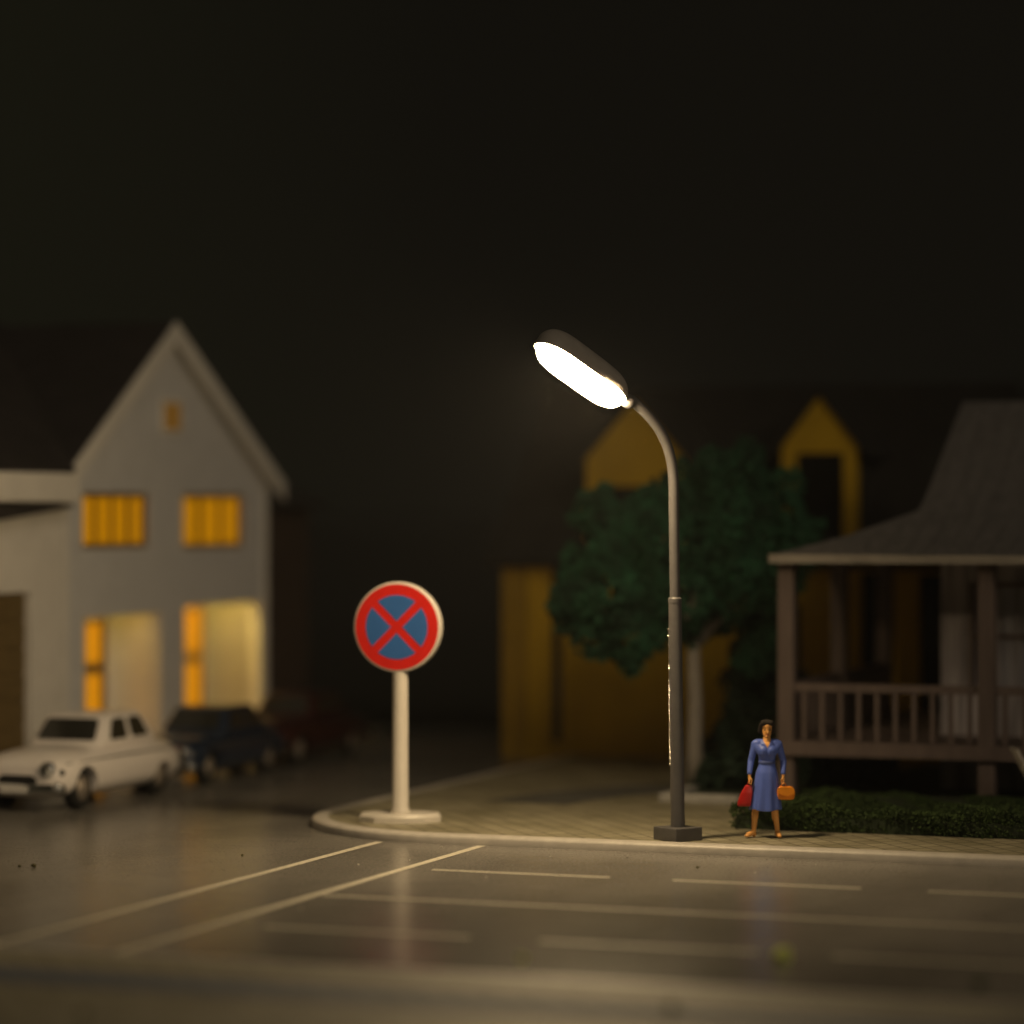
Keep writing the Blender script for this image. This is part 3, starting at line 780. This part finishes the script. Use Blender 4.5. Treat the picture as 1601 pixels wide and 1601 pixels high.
    for y, s in ((-2.17, -1), (2.18, 1)):
        q = MB()
        arcp = [(x, y - s*.16*(abs(x)/.74)**3, .34) for x in [-.74+.1057*k for k in range(15)]]
        rings = []
        for x, yy, zz in arcp: rings.append([(x, yy+.03*math.cos(a), zz+.075*math.sin(a)) for a in [2*math.pi*k/12 for k in range(12)]])
        q.loft(rings); bp_ = q.build('bumper', M['chrome'], car, smooth=True, angle=50)
        for x in (-.66, .66):
            q = MB(); q.caps((x, y+s*.02-s*.10,.38), (x, y+s*.02-s*.10,.33), .075, .07); q.build('bumper_knob', M['chrome'], bp_, smooth=True)
    q = MB(); q.prism([(-.30,.40),(.30,.40),(.34,.46),(.26,.54),(-.26,.54),(-.34,.46)], (0,-2.105,0), (1,0,0), (0,0,1), .025)
    q.build('grille', M['rubber'], car)
    q = MB(); q.box((-.22,-2.235,.29),(.22,-2.225,.40),.004); q.build('number_plate', M['wallw'], car)
    q = MB(); q.tube([(-.70,-1.9,.70),(-.79,-1.0,.72),(-.815,0,.73),(-.80,1.2,.72),(-.72,1.8,.70)], .010, 8); q.build('side_trim', M['chrome'], car)
    q = MB(); q.tube([(.70,-1.9,.70),(.79,-1.0,.72),(.815,0,.73),(.80,1.2,.72),(.72,1.8,.70)], .010, 8); q.build('side_trim', M['chrome'], car)
    return car
white_car = make_car(W(-23.8, 44.35, .0), ANG, M['carw'], 'white rounded old saloon car, nearest of the parked row', True)

white_car.scale = (1.05,1.05,1.08)
def copy_tree(o, parent=None):
    c = o.copy(); COL.objects.link(c)
    if parent: c.parent = parent
    for ch in list(o.children): copy_tree(ch, c)
    return c
for (u, v, paint, label) in ((-23.8, 48.95, 'carb', 'dark blue old saloon car parked behind the white car'), (-23.95, 53.1, 'carr', 'dark red old saloon car farthest back in the parked row')):
    c = copy_tree(white_car); c.location = W(u, v, .0); c['label'] = label; c.scale = (.96,.96,.96)
    for ch in c.children:
        if ch.name.split('.')[0] in ('body', 'cabin'):
            ch.data = ch.data.copy(); ch.data.materials[0] = M[paint]

# ------------------------------------------------------------------ white garden chair at the right edge
ch = thing('garden_chair', Vector((8.02, 46.0, .12)), 0, 'white slatted garden chair half out of frame behind the hedge', 'chair')
for y in (-.26, .26):
    q = MB(); q.tube([(-.40,y,1.02),(-.10,y,.42),(.22,y,0)], .024, 8); q.build('frame_rail', M['white'], ch)
    q = MB(); q.tube([(.34,y,.44),(-.22,y,0)], .022, 8); q.build('leg', M['white'], ch)
    q = MB(); q.box((-.26,y-.035,.66),(.30,y+.035,.69)); q.build('armrest', M['white'], ch)
q = MB()
for k in range(6): q.box((-.10+.075*k,-.24,.42),(-.10+.075*k+.055,.24,.44))
q.build('seat', M['white'], ch)
q = MB()
for k in range(7):
    t = k/7; x = -.38+.26*t; z = .985-.52*t; q.box((x-.012,-.24,z-.03),(x+.012,.24,z+.03))
q.build('backrest', M['white'], ch)

# ------------------------------------------------------------------ woman
HC = Vector((0,0,1.55))
def head_fix(vs):
    for v_ in vs: v_.co = HC + (v_.co-HC)*1.13 + Vector((0,0,-.035))
WB = at(1198.5, 1310, 42.9); WB.z = .12
wmn = thing('person', WB, 0, 'woman in long sleeved blue dress holding a bag in each hand', 'person')
b = MB(); C = b.caps
# legs and feet (image left = -x), facing -y
C((-.10,.0,.78),(-.155,.0,.46),.085,.058); C((-.155,.0,.46),(-.185,.01,.10),.054,.034)
C((-.165,.02,.34),(-.17,.02,.28),.052,.048)
C((-.185,.02,.075),(-.27,-.06,.045),.038,.034); C((-.27,-.06,.04),(-.295,-.085,.035),.034,.026,(1,1,.8),(1,1,.8)); C((-.18,.03,.05),(-.18,.03,.035),.034,.03)
C((.08,.0,.78),(.105,.0,.46),.085,.058); C((.105,.0,.46),(.15,.01,.10),.054,.034)
C((.115,.02,.34),(.12,.02,.28),.052,.048)
C((.15,.0,.075),(.165,-.11,.045),.038,.034); C((.165,-.11,.04),(.17,-.15,.034),.034,.026,(1,1,.8),(1,1,.8)); C((.15,.03,.05),(.15,.03,.035),.034,.03)
# torso
C((-.03,.01,.86),(.03,.01,.86),.105,.105,(1,.85,1),(1,.85,1)); C((0,0,.9),(0,0,1.05),.105,.095,(1,.8,1),(1,.8,1))
C((0,0,1.05),(0,0,1.27),.10,.125,(1,.8,1),(1.1,.8,1)); C((-.13,.01,1.33),(.13,.01,1.33),.055,.055)
C((0,.01,1.34),(.0,-.005,1.47),.062,.045)
_n0 = len(b.bm.verts)
# head
C((0,.005,1.575),(0,-.012,1.515),.083,.056,(.92,1.08,1.12),(.95,1.1,1)); 
C((0,-.098,1.545),(0,-.103,1.525),.011,.015); C((0,-.06,1.473),(0,-.062,1.47),.022,.018)
for s in (-1,1): C((s*.082,.01,1.555),(s*.080,.012,1.53),.018,.012,(.5,1,1.2),(.5,1,1))
b.bm.verts.ensure_lookup_table()
head_fix(b.bm.verts[_n0:])
# arms: slightly bent, hands down holding handles
def arm(s, elbow, wrist):
    C((s*.165,.01,1.325),elbow,.046,.036); C(elbow,wrist,.037,.025)
EL_, WL_ = (-.225,.02,1.08),(-.25,-.06,.90)
ER_, WR_ = (.235,.02,1.08),(.225,-.06,.90)
arm(-1,EL_,WL_); arm(1,ER_,WR_)
def hand(w, s, hz):
    x, y, z = w
    C((x,y,z-.01),(x,y-.008,z-.075),.024,.030,(.75,1,1),(.65,1.25,1))
    for k, ln in enumerate((.030,.034,.032,.026)):      # four fingers curl round the handle
        yy = y-.040+.023*k
        C((x,yy,z-.09),(x+s*.012,yy-.001,z-.09-ln),.0095,.0085); C((x+s*.012,yy-.001,z-.09-ln),(x-s*.018,yy,z-.115-ln*.7),.0085,.0075)
        C((x-s*.018,yy,z-.115-ln*.7),(x-s*.028,yy,z-.10),.0078,.007)
    C((x-s*.012,y-.03,z-.045),(x-s*.03,y-.045,z-.075),.011,.009); C((x-s*.03,y-.045,z-.075),(x-s*.028,y-.035,z-.10),.009,.0075)
hand(WL_, -1, 0); hand(WR_, 1, 0)
body = b.build('body', M['skin'], wmn)
bake(body, [('REMESH', dict(mode='VOXEL', voxel_size=.0052)), ('SMOOTH', dict(factor=.5, iterations=3))])
# dress
d = MB(); C = d.caps
C((-.13,.01,1.33),(.13,.01,1.33),.068,.068); C((-.155,.01,1.31),(-.05,-.03,1.22),.062,.095); C((.155,.01,1.31),(.05,-.03,1.22),.062,.095)
C((-.055,-.055,1.235),(-.05,-.03,1.16),.072,.07); C((.055,-.055,1.235),(.05,-.03,1.16),.072,.07)
C((0,.01,1.28),(0,.005,1.06),.135,.112,(1.05,.85,1),(1,.82,1))
C((-.165,.01,1.325),EL_,.056,.045); C(EL_,(WL_[0],WL_[1]+.005,WL_[2]+.02),.047,.036)
C((.165,.01,1.325),ER_,.056,.045); C(ER_,(WR_[0],WR_[1]+.005,WR_[2]+.02),.047,.036)
rings = []
for z, rx, ry, ox in ((1.08,.112,.092,0),(1.02,.118,.098,0),(.93,.150,.125,-.005),(.84,.170,.140,-.008),(.70,.190,.155,-.012),(.54,.212,.168,-.018),(.41,.228,.178,-.022),(.395,.226,.176,-.022)):
    k = max(0, (1.0-z)/.6)
    rings.append([(ox+rx*(1+.045*k*math.sin(9*t+1))*math.cos(t), ry*(1+.06*k*math.sin(9*t+1))*math.sin(t), z-.015*k*math.sin(3*t)) for t in [2*math.pi*j/72 for j in range(72)]])
d.loft(rings)
dress = d.build('dress', M['dress'], wmn)
bake(dress, [('REMESH', dict(mode='VOXEL', voxel_size=.0065)), ('SMOOTH', dict(factor=.5, iterations=3))])
vn = MB(); vn.prism([(-.062,1.42),(-.055,1.375),(0,1.275),(.055,1.375),(.062,1.42),(.0,1.46)], (0,-.0,0), (1,0,0), (0,0,1), .25)
vo = vn.build('cut', M['dress'], wmn)
nk = MB(); nk.lathe([(.062,1.36),(.066,1.45)], c=(0,.008,0)); no = nk.build('cut', M['dress'], wmn)
bpy.context.view_layer.update()
bake(dress, [('BOOLEAN', dict(operation='DIFFERENCE', object=vo, solver='EXACT'))]); bake(dress, [('BOOLEAN', dict(operation='DIFFERENCE', object=no, solver='EXACT'))])
for x in (vo, no): bpy.data.objects.remove(x)
# fill the neckline with skin: chest front under the V stays visible as body
q = MB(); q.caps((0,-.035,1.33),(0,-.02,1.40),.062,.045,(1,.6,1),(1,.8,1)); q.build('chest', M['skin'], wmn, smooth=True)
q = MB(); q.lathe([(.118,1.045),(.121,1.052),(.121,1.078),(.118,1.085)], c=(0,0,0), seg=40)
for v_ in q.bm.verts: v_.co.y *= .85
q.build('belt', mat('belt_blue',(.075,.11,.32),.4), wmn, smooth=True)
# hair: cap, rolled sides and a small bun
h = MB(); C = h.caps
C((0,.035,1.605),(0,.045,1.545),.086,.078,(1,1,1),(1,1,1)); C((-.05,-.035,1.645),(.05,-.035,1.645),.038,.038); C((0,.10,1.60),(0,.105,1.57),.045,.045)
for s in (-1,1): C((s*.072,-.01,1.62),(s*.082,.03,1.54),.030,.032)
head_fix(h.bm.verts)
hair = h.build('hair', M['hair'], wmn)
bake(hair, [('REMESH', dict(mode='VOXEL', voxel_size=.007)), ('SMOOTH', dict(factor=.5, iterations=2))])
for s in (-1,1):
    q = MB(); q.caps((s*.031,-.084,1.563),(s*.036,-.083,1.563),.009,.008); head_fix(q.bm.verts); q.build('eye', M['eye'], wmn, smooth=True)
    q = MB(); q.caps((s*.020,-.088,1.583),(s*.044,-.080,1.584),.004,.003); head_fix(q.bm.verts); q.build('eyebrow', M['hair'], wmn, smooth=True)
q = MB(); q.caps((-.017,-.085,1.499),(.017,-.085,1.499),.006,.006); head_fix(q.bm.verts); q.build('mouth', M['lip'], wmn, smooth=True)
for (x, y0, y1) in ((-.235,-.02,-.105),):
    pass
# bags (held things: top-level)
def handle(pts_, r_): 
    q = MB(); q.tube(pts_, r_, 10); return q
rb = thing('handbag', WB+Vector((-.285,-.06,.42)), 0, 'dark red trapezoid handbag hanging from the woman\'s hand by her skirt', 'bag')
q = MB(); q.loft([[(x*.5-.055*0+ox, y, z) for x, y in ((-.13*w_,-.045*t_),(.13*w_,-.045*t_),(.13*w_,.045*t_),(-.13*w_,.045*t_))] for z, w_, t_, ox in ((.03,1.35,1.1,-.045),(.08,1.45,1.2,-.04),(.22,1.25,1.0,-.005),(.31,.8,.6,.02),(.33,.7,.4,.022))])
bmesh.ops.bevel(q.bm, geom=list(q.bm.edges), offset=.012, segments=2, affect='EDGES', profile=.5)
q.build('bag_body', M['bagred'], rb, smooth=True, angle=50)
handle([(.0,0,.31),(.015,0,.37),(.035,0,.385),(.055,0,.37),(.055,0,.31)], .007).build('handle', M['bagred'], rb, smooth=True)
ob = thing('handbag', WB+Vector((.255,-.07,.50)), 0, 'bright orange rounded handbag with yellow trim in the woman\'s hand', 'bag')
q = MB(); q.loft([[(hw*math.copysign(abs(math.cos(t))**.6, math.cos(t)), th*math.copysign(abs(math.sin(t))**.7, math.sin(t)), z) for t in [2*math.pi*k/28 for k in range(28)]]
   for z, hw, th in ((.045,.10,.045),(.06,.125,.055),(.11,.136,.06),(.16,.135,.055),(.20,.118,.045),(.225,.095,.03),(.235,.06,.02))])
q.build('bag_body', M['bagor'], ob, smooth=True, angle=60)
q = MB(); q.prism([(-.12,.20),(-.125,.15),(-.05,.115),(.02,.10),(.12,.13),(.12,.20),(.08,.225),(-.08,.225)], (0,-.060,0), (1,0,0), (0,0,1), .008); q.build('flap', mat('bag_flap',(.95,.33,.015),.4), ob)
q = MB(); q.box((-.138,-.03,.15),(-.122,.03,.20),.004); q.build('side_trim', mat('bag_trim',(.9,.65,.08),.4), ob)
handle([(-.06,0,.215),(-.05,0,.27),(-.025,0,.292),(.0,0,.27),(.02,0,.215)], .007).build('handle', M['bagor'], ob, smooth=True)

# ------------------------------------------------------------------ crumbs of flock lying on the road
def crumb(px, py, r, m, label=None, z=0):
    Y = (CH-z)*FPX/(py-800); p = at(px, py, Y); p.z = z
    q = MB(); bmesh.ops.create_icosphere(q.bm, subdivisions=2, radius=r)
    for v_ in q.bm.verts: v_.co *= rnd.uniform(.7,1.25); v_.co.z = v_.co.z*.8 + r*.75
    o = q.build('foam_crumb', m, None, loc=p)
    tag(o, label or 'tiny speck of foam debris lying loose on the asphalt', 'debris', 'loose crumbs on the road')
crumb(1222, 1502, .105, M['flock'], 'bright green blurred crumb on the near lane of the road')
for (x, y, r) in ((52,1356,.035),(30,1355,.022),(378,1338,.02),(1090,1357,.022),(690,1325,.014),(980,1340,.012),(1010,1333,.012),(860,1340,.012),(470,1421,.014),(1275,1353,.012),(760,1372,.012),(560,1352,.012),(640,1345,.010),(1180,1365,.011)):
    crumb(x, y, r, M['flockd'] if r > .015 else M['kerb'])
for (x, y, r, lab) in ((1050,1583,.06,'dark green blurred tuft on the near pavement'),(1530,1545,.065,'dark green blurred tuft at the right end of the near kerb'),(815,1503,.05,'dull green blurred tuft on the near kerb'),(130,1590,.045,'dark blurred crumb on the near pavement at the left')):
    crumb(x, y, r, M['flock'] if x == 815 else M['hedge'], lab, .11)

# ------------------------------------------------------------------ thin haze added to stand in for lens glow round the lamp
q = MB(); q.box((-70,-15,-1.2),(70,160,40))
hz = q.build('haze', bpy.data.materials.new('added_glow_haze')); tag(hz, kind='stuff', label='thin added haze over the street, standing in for lamp glow', cat='haze')
hm = hz.data.materials[0]; hm.use_nodes = True; n_ = hm.node_tree; n_.nodes.clear()
ho = n_.nodes.new('ShaderNodeOutputMaterial'); pv = n_.nodes.new('ShaderNodeVolumePrincipled')
pv.inputs['Color'].default_value = (.9,.9,.9,1); pv.inputs['Density'].default_value = .0005; pv.inputs['Anisotropy'].default_value = 0
n_.links.new(pv.outputs[0], ho.inputs['Volume'])
